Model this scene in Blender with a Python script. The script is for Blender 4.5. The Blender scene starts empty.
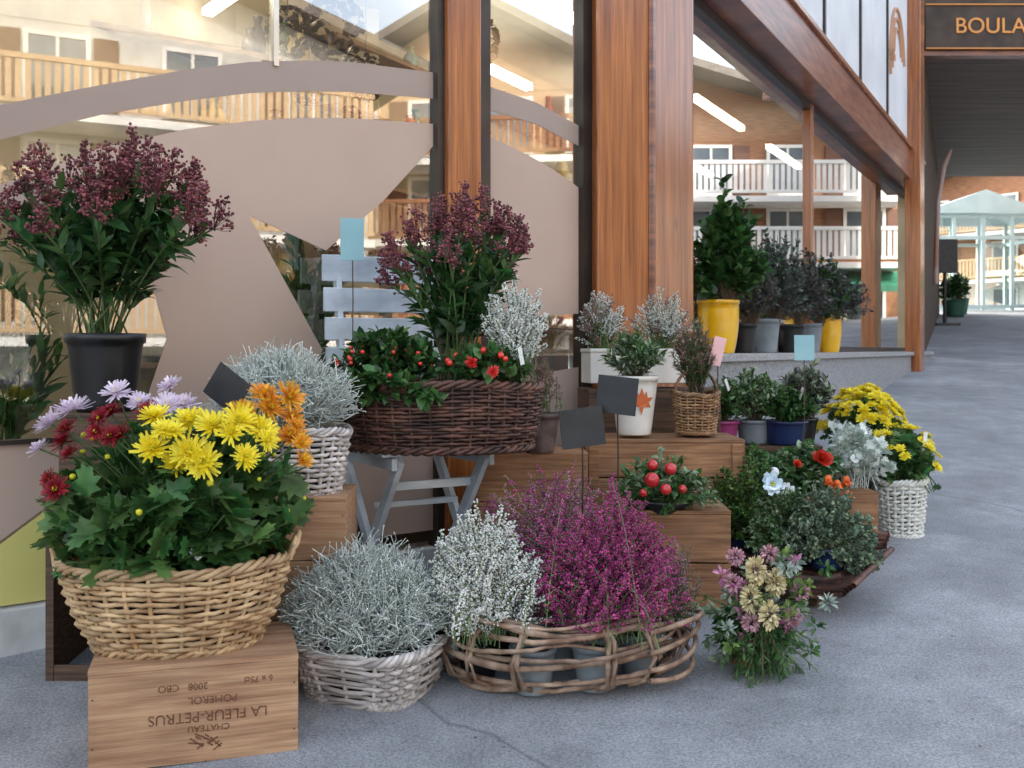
import bpy, math, random
import numpy as np
from mathutils import Vector, Matrix
rng=np.random.default_rng(11); random.seed(5)
scene=bpy.context.scene
PI=math.pi
# ---------------------------------------------------------------- materials
MATS={}
def M(name,c1,c2=None,rough=.6,scale=20,island=0,bump=0,metal=0,coat=0,trans=0,stretch=(1,1,1),lo=.35,hi=.65,detail=6,emit=0,spec=.5,bscale=None,hue=0):
    if name in MATS: return MATS[name]
    m=bpy.data.materials.new(name); m.use_nodes=True; nt=m.node_tree; N=nt.nodes; L=nt.links
    b=N['Principled BSDF']; out=N['Material Output']
    b.inputs['Roughness'].default_value=rough; b.inputs['Metallic'].default_value=metal
    b.inputs['Coat Weight'].default_value=coat; b.inputs['Coat Roughness'].default_value=.15
    b.inputs['Specular IOR Level'].default_value=spec
    c2=c2 or c1
    tc=N.new('ShaderNodeTexCoord'); mp=N.new('ShaderNodeMapping'); mp.inputs['Scale'].default_value=stretch
    L.new(tc.outputs['Object'],mp.inputs['Vector'])
    nz=N.new('ShaderNodeTexNoise'); nz.inputs['Scale'].default_value=scale; nz.inputs['Detail'].default_value=detail
    L.new(mp.outputs[0],nz.inputs['Vector'])
    cr=N.new('ShaderNodeValToRGB'); cr.color_ramp.elements[0].position=lo; cr.color_ramp.elements[1].position=hi
    cr.color_ramp.elements[0].color=(*c1,1); cr.color_ramp.elements[1].color=(*c2,1)
    L.new(nz.outputs['Fac'],cr.inputs['Fac'])
    col=cr.outputs['Color']
    if island:
        g=N.new('ShaderNodeNewGeometry'); mr=N.new('ShaderNodeMapRange')
        mr.inputs['To Min'].default_value=1-island; mr.inputs['To Max'].default_value=1+island
        L.new(g.outputs['Random Per Island'],mr.inputs['Value'])
        hs=N.new('ShaderNodeHueSaturation'); L.new(col,hs.inputs['Color']); L.new(mr.outputs[0],hs.inputs['Value'])
        if hue:
            m2=N.new('ShaderNodeMath'); m2.operation='MULTIPLY'; m2.inputs[1].default_value=17.3
            m3=N.new('ShaderNodeMath'); m3.operation='FRACT'
            L.new(g.outputs['Random Per Island'],m2.inputs[0]); L.new(m2.outputs[0],m3.inputs[0])
            m4=N.new('ShaderNodeMapRange'); m4.inputs['To Min'].default_value=.5-hue; m4.inputs['To Max'].default_value=.5+hue
            L.new(m3.outputs[0],m4.inputs['Value']); L.new(m4.outputs[0],hs.inputs['Hue'])
        col=hs.outputs['Color']
    L.new(col,b.inputs['Base Color'])
    if bump:
        bp=N.new('ShaderNodeBump'); bp.inputs['Strength'].default_value=bump; bp.inputs['Distance'].default_value=.004
        n2=N.new('ShaderNodeTexNoise'); n2.inputs['Scale'].default_value=bscale or scale*2; n2.inputs['Detail'].default_value=5
        L.new(mp.outputs[0],n2.inputs['Vector']); L.new(n2.outputs['Fac'],bp.inputs['Height']); L.new(bp.outputs[0],b.inputs['Normal'])
    if emit:
        L.new(col,b.inputs['Emission Color']); b.inputs['Emission Strength'].default_value=emit
    if trans:
        t=N.new('ShaderNodeBsdfTranslucent'); L.new(col,t.inputs['Color'])
        mx=N.new('ShaderNodeMixShader'); mx.inputs[0].default_value=trans
        L.new(b.outputs[0],mx.inputs[1]); L.new(t.outputs[0],mx.inputs[2]); L.new(mx.outputs[0],out.inputs['Surface'])
    MATS[name]=m; return m
def overlay(m,coordscale,kind,scale,p0,p1,v0,v1):
    """multiply the base colour by a second procedural pattern"""
    nt=m.node_tree;N=nt.nodes;L=nt.links; b=N['Principled BSDF']; src=b.inputs['Base Color'].links[0].from_socket
    tc=N.new('ShaderNodeTexCoord'); mp=N.new('ShaderNodeMapping'); mp.inputs['Scale'].default_value=coordscale; L.new(tc.outputs['Object'],mp.inputs['Vector'])
    if kind=='V': t=N.new('ShaderNodeTexVoronoi'); o=t.outputs['Distance']
    else: t=N.new('ShaderNodeTexNoise'); t.inputs['Detail'].default_value=8; o=t.outputs['Fac']
    t.inputs['Scale'].default_value=scale; L.new(mp.outputs[0],t.inputs['Vector'])
    r=N.new('ShaderNodeValToRGB'); r.color_ramp.elements[0].position=p0; r.color_ramp.elements[1].position=p1
    r.color_ramp.elements[0].color=(v0,v0*.9,v0*.85,1) if v0<.5 else (v0,v0,v0,1); r.color_ramp.elements[1].color=(v1,v1,v1,1); L.new(o,r.inputs['Fac'])
    mx=N.new('ShaderNodeMix'); mx.data_type='RGBA'; mx.blend_type='MULTIPLY'; mx.inputs['Factor'].default_value=1
    L.new(src,mx.inputs['A']); L.new(r.outputs['Color'],mx.inputs['B']); L.new(mx.outputs['Result'],b.inputs['Base Color'])
def glassmat(name,base,graz,tint=(.9,.93,.92)):
    m=bpy.data.materials.new(name); m.use_nodes=True; nt=m.node_tree; N=nt.nodes; L=nt.links
    N.remove(N['Principled BSDF']); out=N['Material Output']
    t=N.new('ShaderNodeBsdfTransparent'); t.inputs[0].default_value=(*tint,1)
    g=N.new('ShaderNodeBsdfGlossy'); g.inputs['Roughness'].default_value=.012; g.inputs['Color'].default_value=(.95,.95,.95,1)
    lw=N.new('ShaderNodeLayerWeight'); lw.inputs['Blend'].default_value=.5
    mr=N.new('ShaderNodeMapRange'); mr.inputs['To Min'].default_value=base; mr.inputs['To Max'].default_value=graz
    L.new(lw.outputs['Facing'],mr.inputs['Value'])
    mx=N.new('ShaderNodeMixShader'); L.new(mr.outputs[0],mx.inputs[0]); L.new(t.outputs[0],mx.inputs[1]); L.new(g.outputs[0],mx.inputs[2])
    L.new(mx.outputs[0],out.inputs['Surface']); return m
# ---------------------------------------------------------------- mesh builder
class MB:
    def __init__(s): s.V=[];s.F=[];s.n=0;s.mats=[]
    def mi(s,m):
        if m not in s.mats: s.mats.append(m)
        return s.mats.index(m)
    def add(s,V,Fs,mat,smooth=True):
        V=np.asarray(V,float).reshape(-1,3); i=s.mi(mat)
        for F in (Fs if isinstance(Fs,(list,tuple)) else [Fs]):
            F=np.asarray(F,int); s.F.append((F+s.n,i,smooth))
        s.V.append(V); s.n+=len(V)
    def stamp(s,T,R,Lc,mat,smooth=True):
        tv,tfs=T; K=len(Lc)
        if K==0: return
        V=np.einsum('kij,nj->kni',R,tv)+np.asarray(Lc)[:,None,:]
        off=(np.arange(K)*len(tv))[:,None,None]
        s.add(V.reshape(-1,3),[ (np.asarray(tf)[None]+off).reshape(-1,np.asarray(tf).shape[1]) for tf in tfs],mat,smooth)
    def box(s,c,d,mat,R=None):
        v=np.array([[x,y,z] for x in(-.5,.5) for y in(-.5,.5) for z in(-.5,.5)])*np.array(d)
        if R is not None: v=v@np.array(R).T
        s.add(v+np.array(c),BOXF,mat,False)
    def build(s,name,parent=None,loc=None,rotz=0,bevel=0,mw=None):
        me=bpy.data.meshes.new(name)
        V=np.concatenate(s.V); me.vertices.add(len(V)); me.vertices.foreach_set('co',V.ravel().astype(np.float32))
        lv=np.concatenate([F.ravel() for F,_,_ in s.F]); tot=np.concatenate([np.full(len(F),F.shape[1]) for F,_,_ in s.F])
        me.loops.add(len(lv)); me.loops.foreach_set('vertex_index',lv.astype(np.int32))
        me.polygons.add(len(tot)); st=np.concatenate([[0],np.cumsum(tot)[:-1]])
        me.polygons.foreach_set('loop_start',st.astype(np.int32))
        me.polygons.foreach_set('material_index',np.concatenate([np.full(len(F),i) for F,i,_ in s.F]).astype(np.int32))
        me.polygons.foreach_set('use_smooth',np.concatenate([np.full(len(F),sm) for F,_,sm in s.F]))
        for m in s.mats: me.materials.append(m)
        me.update(calc_edges=True)
        o=bpy.data.objects.new(name,me); scene.collection.objects.link(o)
        if parent is not None: o.parent=parent
        if loc is not None: o.location=loc
        o.rotation_euler[2]=rotz
        if bevel:
            bm=o.modifiers.new('bevel','BEVEL'); bm.width=bevel; bm.segments=2; bm.limit_method='ANGLE'
        return o
BOXF=np.array([[0,1,3,2],[4,6,7,5],[0,4,5,1],[2,3,7,6],[0,2,6,4],[1,5,7,3]])
def empty(name,loc=(0,0,0),rotz=0):
    o=bpy.data.objects.new(name,None); scene.collection.objects.link(o); o.location=loc; o.rotation_euler[2]=rotz; return o
def nrm(a): return a/np.maximum(np.linalg.norm(a,axis=-1,keepdims=True),1e-9)
def frames(D,scale,jit=.5):
    D=nrm(D); K=len(D); up=np.array([0,0,1.])+rng.normal(0,jit,(K,3)); X=nrm(np.cross(D,up)); Z=np.cross(X,D)
    return np.stack([X,D,Z],axis=2)*np.broadcast_to(np.asarray(scale,float),(K,))[:,None,None]
def rdir(K): return nrm(rng.normal(0,1,(K,3)))
def leafT(w,c=.12,f=.25):
    v=np.array([[0,0,0],[0,.35,.03],[0,.72,0],[0,1,-c],[-w,.38,.03+f*w],[-.72*w,.72,f*w-.02],[w,.38,.03+f*w],[.72*w,.72,f*w-.02]])
    return v,[np.array([[0,6,1],[2,7,3],[0,1,4],[2,3,5]]),np.array([[1,6,7,2],[1,2,5,4]])]
def lobedT():
    o=[(0,0),(.07,.12),(.34,.16),(.2,.33),(.42,.52),(.2,.58),(.24,.84),(.08,.84),(0,1)]
    v=[(0,.5,-.05)]+[(x,y,.08*abs(x)-.1*y*y) for x,y in o]+[(-x,y,.08*abs(x)-.1*y*y) for x,y in o[1:-1][::-1]]
    n=len(v)-1
    return np.array(v),[np.array([[0,1+i,1+(i+1)%n] for i in range(n)])]
def petalT(w,curl=.15):
    v=np.array([[-w*.4,0,0],[w*.4,0,0],[w,.6,.02],[-w,.6,.02],[w*.5,1,curl],[-w*.5,1,curl]])
    return v,[np.array([[0,1,2,3],[3,2,4,5]])]
def icoT():
    t=(1+5**.5)/2
    v=nrm(np.array([[-1,t,0],[1,t,0],[-1,-t,0],[1,-t,0],[0,-1,t],[0,1,t],[0,-1,-t],[0,1,-t],[t,0,-1],[t,0,1],[-t,0,-1],[-t,0,1]],float))
    f=np.array([[0,11,5],[0,5,1],[0,1,7],[0,7,10],[0,10,11],[1,5,9],[5,11,4],[11,10,2],[10,7,6],[7,1,8],[3,9,4],[3,4,2],[3,2,6],[3,6,8],[3,8,9],[4,9,5],[2,4,11],[6,2,10],[8,6,7],[9,8,1]])
    return v,[f]
def sphT(nu=14,nv=9):
    v=[];f=[]
    for j in range(nv+1):
        for i in range(nu):
            a=2*PI*i/nu;b=PI*j/nv; v.append((math.sin(b)*math.cos(a),math.sin(b)*math.sin(a),math.cos(b)))
    for j in range(nv):
        for i in range(nu): f.append((j*nu+i,(j+1)*nu+i,(j+1)*nu+(i+1)%nu,j*nu+(i+1)%nu))
    return np.array(v),[np.array(f)]
ICO=icoT(); SPH=sphT()
OCT=(np.array([[.5,0,.5],[0,0,.5],[0,.5,.4],[0,-.5,.4],[-.5,0,.5],[0,0,0],[0,0,1.2]],float)[[0,2,4,3,5,6]],[np.array([[0,1,5],[1,2,5],[2,3,5],[3,0,5],[1,0,4],[2,1,4],[3,2,4],[0,3,4]])])
def tubes(mb,P,r,mat,sides=3,closed=False):
    P=np.asarray(P,float)
    if P.ndim==2: P=P[None]
    K,n,_=P.shape; r=np.broadcast_to(np.asarray(r,float).reshape(-1,1) if np.ndim(r)==1 and len(np.atleast_1d(r))==K and K>1 else r,(K,n))
    T=nrm(np.roll(P,-1,1)-np.roll(P,1,1)) if closed else nrm(np.gradient(P,axis=1))
    ref=np.where((np.abs(T[...,2]).mean(1)>.75)[:,None,None],np.array([1.,.1,0]),np.array([0,0,1.]))
    A=nrm(np.cross(T,np.broadcast_to(ref,T.shape))); B=np.cross(T,A)
    a=np.arange(sides)*2*PI/sides
    V=P[:,:,None,:]+r[:,:,None,None]*(A[:,:,None,:]*np.cos(a)[:,None]+B[:,:,None,:]*np.sin(a)[:,None])
    m=n if closed else n-1
    k,i,j=np.meshgrid(np.arange(K),np.arange(m),np.arange(sides),indexing='ij')
    ii=(i+1)%n; jj=(j+1)%sides
    F=np.stack([k*n*sides+i*sides+j,k*n*sides+i*sides+jj,k*n*sides+ii*sides+jj,k*n*sides+ii*sides+j],-1).reshape(-1,4)
    mb.add(V.reshape(-1,3),[F],mat)
def bez(B,C,T,n):
    t=np.linspace(0,1,n)[None,:,None]
    return (1-t)**2*B[:,None]+2*t*(1-t)*C[:,None]+t*t*T[:,None]
def at(P,k,t):
    n=P.shape[1]; x=np.clip(t,0,.999)*(n-1); i=x.astype(int); f=(x-i)[:,None]
    return P[k,i]*(1-f)+P[k,i+1]*f, nrm(P[k,i+1]-P[k,i])
def dome(c,rx,ry,z0,z1,n,jit=.12,p=.5):
    a=rng.uniform(0,2*PI,n); r=rng.uniform(0,1,n)**.5
    z=z0+(z1-z0)*(1-r**2)**p*(1+rng.normal(0,jit,n))
    return np.stack([c[0]+rx*r*np.cos(a),c[1]+ry*r*np.sin(a),z],1),r
def stems(c,zb,br,tips,n=6,lift=.55):
    K=len(tips); B=np.array([c[0],c[1],zb])+np.stack([rng.normal(0,br,K),rng.normal(0,br,K),np.zeros(K)],1)
    C=B+(tips-B)*np.array([.35,.35,lift+.15])+rng.normal(0,.008,(K,3))
    return bez(B,C,tips,n)
def leaves_on(mb,P,per,size,mat,T,t0=.3,t1=1,ang=1.0,up=.2,jit=.5):
    K=len(P); k=np.repeat(np.arange(K),per); t=rng.uniform(t0,t1,len(k)); pos,d=at(P,k,t)
    R=nrm(np.cross(d,rdir(len(k)))); a=ang+rng.normal(0,.2,len(k))
    D=d*np.cos(a)[:,None]+R*np.sin(a)[:,None]+np.array([0,0,up])
    s=size*rng.uniform(.65,1.25,len(k)); mb.stamp(T,frames(D,s,jit),pos,mat)
# ---------------------------------------------------------------- colour library
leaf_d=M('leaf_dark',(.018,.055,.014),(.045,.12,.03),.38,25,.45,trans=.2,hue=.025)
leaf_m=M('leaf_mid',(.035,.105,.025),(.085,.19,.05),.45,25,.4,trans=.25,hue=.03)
leaf_y=M('leaf_yellowgreen',(.09,.17,.03),(.18,.27,.06),.5,25,.35,trans=.25,hue=.02)
leaf_b=M('leaf_bluegreen',(.07,.13,.09),(.17,.24,.17),.5,25,.35,trans=.2)
leaf_t=M('leaf_thyme',(.18,.26,.15),(.32,.40,.25),.55,25,.35,trans=.2,hue=.015)
leaf_p=M('leaf_purplish',(.045,.06,.05),(.11,.10,.10),.5,25,.4,trans=.15)
silver=M('silver_foliage',(.55,.61,.55),(.80,.84,.79),.6,25,.3,trans=.2)
silver2=M('silver_green_foliage',(.26,.34,.28),(.48,.56,.48),.6,25,.3,trans=.15)
stem_g=M('stem_green',(.06,.11,.03),(.10,.15,.05),.5,20,.2)
stem_b=M('stem_brown',(.07,.045,.025),(.13,.09,.05),.7,20,.2)
bud_red=M('skimmia_bud',(.085,.016,.022),(.26,.07,.075),.45,30,.5,hue=.02)
berry=M('red_berry',(.5,.01,.01),(.62,.03,.015),.2,10,.25,coat=.5)
yel=M('petal_yellow',(.85,.68,.01),(.95,.84,.07),.5,30,.12,trans=.25)
yelc=M('petal_yellow_green',(.55,.55,.02),(.75,.66,.03),.5,30,.1)
brz=M('petal_bronze',(.75,.28,.02),(.85,.48,.04),.5,30,.25,trans=.25,hue=.02)
drd=M('petal_darkred',(.20,.006,.015),(.36,.015,.03),.5,30,.35,trans=.2)
lav=M('petal_lavender',(.70,.56,.70),(.88,.80,.88),.5,30,.15,trans=.25)
h_wht=M('heather_white',(.76,.77,.71),(.92,.92,.87),.6,30,.12,trans=.2)
h_pur=M('heather_purple',(.34,.03,.16),(.62,.11,.33),.55,20,.5,trans=.25,hue=.02)
h_pnk=M('heather_pink',(.45,.14,.28),(.64,.30,.45),.55,20,.35,trans=.2,hue=.02)
h_brn=M('heather_faded',(.22,.10,.11),(.38,.22,.2),.6,20,.4,trans=.1)
h_grn=M('heather_green',(.08,.14,.045),(.16,.24,.08),.6,20,.4)
soil=M('soil',(.015,.010,.007),(.05,.035,.025),.95,60,bump=.8)
blackp=M('black_plastic',(.006,.006,.007),(.012,.012,.013),.35,8)
greyp=M('grey_plastic',(.16,.19,.21),(.24,.27,.29),.45,8)
whitec=M('white_ceramic',(.66,.63,.56),(.78,.75,.69),.35,6,bump=.1)
yelp=M('yellow_glaze',(.80,.42,.005),(.88,.52,.01),.18,4,coat=.7)
bluep=M('blue_plastic',(.012,.02,.08),(.02,.04,.12),.35,8)
magp=M('magenta_plastic',(.25,.03,.12),(.35,.05,.18),.4,8)
wick=M('wicker_honey',(.36,.21,.10),(.60,.42,.23),.6,18,.3,bump=.3)
wickw=M('wicker_whitewash',(.40,.35,.33),(.66,.61,.57),.75,14,.35,bump=.4)
wickd=M('wicker_dark',(.04,.018,.013),(.14,.062,.042),.55,22,.45,bump=.4)
wickb=M('wicker_brown',(.20,.10,.045),(.34,.20,.10),.6,22,.35,bump=.3)
vine=M('vine_bark',(.14,.075,.045),(.40,.28,.20),.75,16,.35,bump=.7)
pine=M('crate_pine',(.32,.16,.085),(.55,.34,.19),.7,5,.12,stretch=(1,7,14),bump=.25,lo=.3,hi=.7); overlay(pine,(1.5,30,70),'N',4,.35,.65,.8,1.08); overlay(pine,(1,1,1),'N',5,.3,.7,.82,1.1)
pine2=M('crate_orange_pine',(.21,.092,.038),(.42,.215,.10),.7,5,.15,stretch=(1,7,14),bump=.25,lo=.3,hi=.7); overlay(pine2,(1.5,30,70),'N',4,.35,.65,.7,1.1); overlay(pine2,(1,1,1),'N',5,.3,.7,.7,1.1)
darkw=M('crate_dark_wood',(.05,.028,.016),(.13,.07,.04),.7,6,.15,stretch=(1,7,14),bump=.3)
chairw=M('chair_greyblue_wood',(.42,.47,.52),(.58,.63,.68),.7,5,.10,stretch=(1,1,3),bump=.3); overlay(chairw,(1,1,1),'N',9,.3,.55,.82,1.04)
slate=M('price_board_black',(.010,.011,.013),(.022,.024,.028),.4,12)
teal=M('price_card_teal',(.24,.45,.50),(.30,.52,.55),.5,6)
pinkc=M('price_card_pink',(.75,.42,.42),(.82,.5,.5),.5,6)
tagm=M('plastic_tag_white',(.75,.75,.72),None,.4,6)
inkm=M('stamp_ink',(.10,.035,.015),(.2,.09,.05),.8,80)
SL=.084
def g(y): return SL*y-.228 if y<28 else SL*28-.228
def text(name,s,size,mat,loc,rot,parent,align='CENTER',ext=.0006):
    c=bpy.data.curves.new(name,'FONT'); c.body=s; c.size=size; c.align_x=align; c.align_y='CENTER'; c.extrude=ext; c.materials.append(mat)
    o=bpy.data.objects.new(name,c); scene.collection.objects.link(o); o.parent=parent; o.location=loc; o.rotation_euler=rot; return o
# ---------------------------------------------------------------- primitives of props
def lathe(mb,prof,mat,seg=32,c=(0,0,0)):
    a=np.arange(seg)*2*PI/seg; V=[];n=len(prof)
    for r,z in prof: V.append(np.stack([c[0]+r*np.cos(a),c[1]+r*np.sin(a),np.full(seg,c[2]+z)],1))
    F=[(i*seg+j,i*seg+(j+1)%seg,(i+1)*seg+(j+1)%seg,(i+1)*seg+j) for i in range(n-1) for j in range(seg)]
    mb.add(np.concatenate(V),[np.array(F)],mat)
def pot(name,loc,r0,r1,h,mat,rim=.012,parent=None,round_=0,soilm=True):
    mb=MB(); pr=[(0.001,0),(r0*.97,0),(r0,.004)]
    for i in range(1,8):
        f=i/8; pr.append((r0+(r1-r0)*f+round_*math.sin(PI*f),h*f*.93))
    pr+=[(r1,h-rim*1.6),(r1+rim*.35,h-rim*1.5),(r1+rim*.45,h-.002),(r1+rim*.1,h),(r1-.006,h-.003),(r1-.010,h*.85)]
    lathe(mb,pr,mat); lathe(mb,[(0.001,h*.86),(r1*.6,h*.88),(r1-.008,h*.85)],soil)
    return mb.build(name,parent,loc)
def supe(th,rx,ry,e):
    c,s=np.cos(th),np.sin(th); return rx*np.sign(c)*np.abs(c)**(2/e),ry*np.sign(s)*np.abs(s)**(2/e)
def basket(name,loc,b,t,h,mat,e=2,rows=14,stakes=28,r=.006,rot=0,bulge=0,rimr=None,handles=False,arch=0):
    mb=MB(); th=np.linspace(0,2*PI,stakes*4,endpoint=False)
    w1,w2,w3=rng.uniform(0,6,3)
    def R(f,th_=None):
        k=1.0 if th_ is None else 1+.012*np.sin(3*th_+w1)*f+.008*np.sin(5*th_+w2)
        return (b[0]+(t[0]-b[0])*f+bulge*math.sin(PI*f))*k, (b[1]+(t[1]-b[1])*f+bulge*math.sin(PI*f))*k
    def sag(th_): return .006*np.sin(2*th_+w3)+.003*np.sin(5*th_+w1)
    for i in range(rows):
        f=(i+.5)/rows; rx,ry=R(f,th); off=r*.95*np.cos(stakes*th/2+PI*i)*rng.uniform(.7,1.25,len(th))
        x,y=supe(th,rx,ry,e); d=nrm(np.stack([x,y],1)); x=x+off*d[:,0]; y=y+off*d[:,1]
        z=f*h+rng.normal(0,r*.16,len(th))+r*.3*np.sin(th*2+i)+sag(th)*f
        tubes(mb,np.stack([x,y,z],1),r*rng.uniform(.8,1.08),mat,5,True)
    sj=np.arange(stakes)*2*PI/stakes; S=[]
    for f in np.linspace(0,1,6):
        rx,ry=R(f,sj); x,y=supe(sj,rx,ry,e); S.append(np.stack([x,y,f*h+sag(sj)*f],1))
    tubes(mb,np.stack(S,1),r*.9,mat,5)
    rr=rimr or r*1.25; th2=np.linspace(0,2*PI,stakes*6,endpoint=False)
    for zc,f in((h,1.0),(.004,.0)):
        rx,ry=R(f,th2); 
        for ph in(0,2*PI/3,4*PI/3):
            x,y=supe(th2,rx,ry,e); d=nrm(np.stack([x,y],1)); q=th2*stakes*.5+ph
            tubes(mb,np.stack([x+rr*.9*np.cos(q)*d[:,0],y+rr*.9*np.cos(q)*d[:,1],zc+rr*.9*np.sin(q)+sag(th2)*f],1),rr*.8,mat,5,True)
    L=[]
    for f in(0,.25,.5,.75,.9):
        rx,ry=R(f,th); x,y=supe(th,rx-r*2,ry-r*2,e); L.append(np.stack([x,y,np.full(len(th),f*h+.002)],1))
    n=len(th); V=np.concatenate(L+[np.array([[0,0,h*.9]])]); F=[(i*n+j,i*n+(j+1)%n,(i+1)*n+(j+1)%n,(i+1)*n+j) for i in range(4) for j in range(n)]
    mb.add(V,[np.array(F),np.array([(4*n+j,4*n+(j+1)%n,5*n) for j in range(n)])],soil)
    if handles:
        for s in(0,PI):
            a=np.linspace(-.28,.28,14)+s; q=np.cos(np.linspace(-PI/2,PI/2,14))
            for k in range(2):
                x,y=supe(a,t[0]+.004+.012*q+.006*k,t[1]+.004+.012*q,e); tubes(mb,np.stack([x,y,h+.055*q-.006+.008*k*np.sin(np.arange(14)*1.3)],1),r*1.0,mat,6)
    if arch:
        a=np.linspace(0,PI,22)
        for k in range(3): tubes(mb,np.stack([np.cos(a)*t[0],.008*np.sin(a*9+k*2.1),h+arch*np.sin(a)],1),r*.9,mat,5)
    return mb.build(name,None,loc,rot)
def crate(name,c,z,w,d,h,rot=0,mat=pine,planks=2,open_front=False,battens=False,gap=.003,slats=False):
    mb=MB(); t=.012
    ph=h/planks
    for i in range(planks):
        zz=ph*(i+.5); hh=ph-gap
        if not open_front: mb.box((0,-d/2+t/2,zz),(w,t,hh),mat)
        mb.box((0,d/2-t/2,zz),(w,t,hh),mat)
        for s in(-1,1): mb.box((s*(w/2-t/2),0,zz),(t,d-2*t-.001,hh),mat)
    np_=3
    for i in range(np_): mb.box((0,-d/2+d/np_*(i+.5),h+t/2-.001),(w+.002,d/np_-.004,t),mat)
    mb.box((0,0,.008),(w-2*t-.002,d-2*t-.002,t),mat)
    if open_front: 
        for s in(-1,1): mb.box((s*(w/2-.012),-d/2-.004,h/2),(.024,.008,h),mat)
        mb.box((0,-d/2-.003,.03),(w-.05,.008,.05),mat)
    if battens:
        for s in(-1,1): mb.box((s*(w/2-.03),-d/2-.0045,h/2),(.04,.008,h-.01),mat)
    for s in(-1,1):
        for i in range(planks*2): mb.box((s*(w/2-.01),-d/2-.0005,ph*(i+.5)/2),(.004,.002,.004),slate)
    return mb.build(name,None,(c[0],c[1],z),rot,bevel=.0018)
def price_board(name,loc,w,h,stick,mat=slate,rotz=0,tilt=0):
    e=empty(name,loc,rotz); mb=MB()
    R=Matrix.Rotation(tilt,3,'Y')
    mb.box((0,0,0),(w,.004,h),mat,R); mb.build('board',e,bevel=.001)
    mb=MB(); tubes(mb,np.array([[0,.004,h*.3],[.003,.005,-stick*.5],[0,.006,-stick-h/2]]),.0025,stem_b if mat!=slate else blackp,6)
    mb.build('stick',e)
    return e
def tags(name,pts):
    mb=MB()
    for x,y,z in pts:
        a=rng.normal(0,.35); R=Matrix.Rotation(rng.normal(0,.6),3,'Z')@Matrix.Rotation(a,3,'Y'); mb.box((x,y,z),(.018,.0012,.06),tagm,R)
    return mb.build(name)
# ---------------------------------------------------------------- plants
def heather(name,c,zb,rx,ry,z0,z1,n,fm,S=34,fs=.0058,green=h_grn,br=.03,mix=None,t0=.4,spread=1.0,jit=.12):
    mb=MB(); tips,r=dome(c,rx,ry,z0,z1,n,jit); P=stems(c,zb,br,tips,6); tubes(mb,P,.0014,h_grn)
    k=np.repeat(np.arange(n),S); t=t0+(1-t0)*rng.uniform(0,1,len(k)); pos,d=at(P,k,t)
    rad=nrm(np.cross(d,rdir(len(k)))); w=(1.02-t)/(1.02-t0); pos=pos+rad*((.0015+.0065*np.minimum(w*1.6,1))*spread)[:,None]
    R=frames(rad+d*.7,fs*rng.uniform(.7,1.3,len(k)),1)[:,:,[0,2,1]]
    if mix is None: mb.stamp(OCT,R,pos,fm)
    else:
        sel=(rng.uniform(0,1,n)<mix[1])[k]; mb.stamp(OCT,R[~sel],pos[~sel],fm); mb.stamp(OCT,R[sel],pos[sel],mix[0])
    leaves_on(mb,P,20,.015,green,leafT(.12),.15,.55,.8,.1); 
    return mb.build(name)
def wirebush(name,c,zb,rx,ry,z0,z1,n=900,mat=silver,r=.0019,sub=5):
    mb=MB(); tips,rr=dome(c,rx,ry,z0,z1,n,.10); P=stems(c,zb,.04,tips,7,.4)
    P[:,1:-1]+=rng.normal(0,.009,P[:,1:-1].shape); tubes(mb,P,r,mat)
    k=np.repeat(np.arange(n),sub); t=rng.uniform(.35,1,len(k)); pos,d=at(P,k,t)
    D=nrm(d*.6+rdir(len(k))*1.0+np.array([0,0,.2])); L=rng.uniform(.02,.06,len(k))[:,None]
    C=pos+D*L*.5+rdir(len(k))*.010; T=pos+D*L+rdir(len(k))*.012
    Q=bez(pos,C,T,4); tubes(mb,Q,r*.8,mat)
    T3=T[::2]; mb.stamp(ICO,np.tile(np.eye(3)*.0028,(len(T3),1,1)),T3,mat)
    return mb.build(name)
def skimmia(name,c,zb,rx,ry,z0,z1,n=26,cc=None,ls=.085):
    mb=MB(); tips,r=dome(cc or c,rx,ry,z0,z1,n,.05,.6); P=stems(c,zb,.03,tips,8,.5)
    tubes(mb,P,.0032,stem_g,5)
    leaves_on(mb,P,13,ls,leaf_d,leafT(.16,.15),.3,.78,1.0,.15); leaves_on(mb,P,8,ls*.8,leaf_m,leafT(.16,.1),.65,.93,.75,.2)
    k=np.repeat(np.arange(n),115); _,d=at(P,np.arange(n),np.full(n,.97))
    ax=nrm(d*.5+np.array([0,0,.9])); sc=rng.uniform(.75,1.3,n)[k]
    lob=rng.integers(0,7,len(k)); la=lob*2.4+k*1.3; lz=np.array([.0,.012,.02,.035,.05,.07,.088])[lob]; lr=np.array([.030,.034,.03,.026,.022,.012,.0])[lob]
    cen=tips[k]+ax[k]*(lz*sc)[:,None]+np.stack([np.cos(la)*lr*sc,np.sin(la)*lr*sc,0*la],1)
    pos=cen+rng.normal(0,.0085,(len(k),3))*sc[:,None]
    mb.stamp(ICO,np.eye(3)[None]*(rng.uniform(.0035,.0060,len(k)))[:,None,None],pos,bud_red)
    tubes(mb,np.stack([tips[k],(tips[k]+pos)/2+rng.normal(0,.003,pos.shape),pos],1)[::4],.0011,bud_red)
    return mb.build(name)
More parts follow.
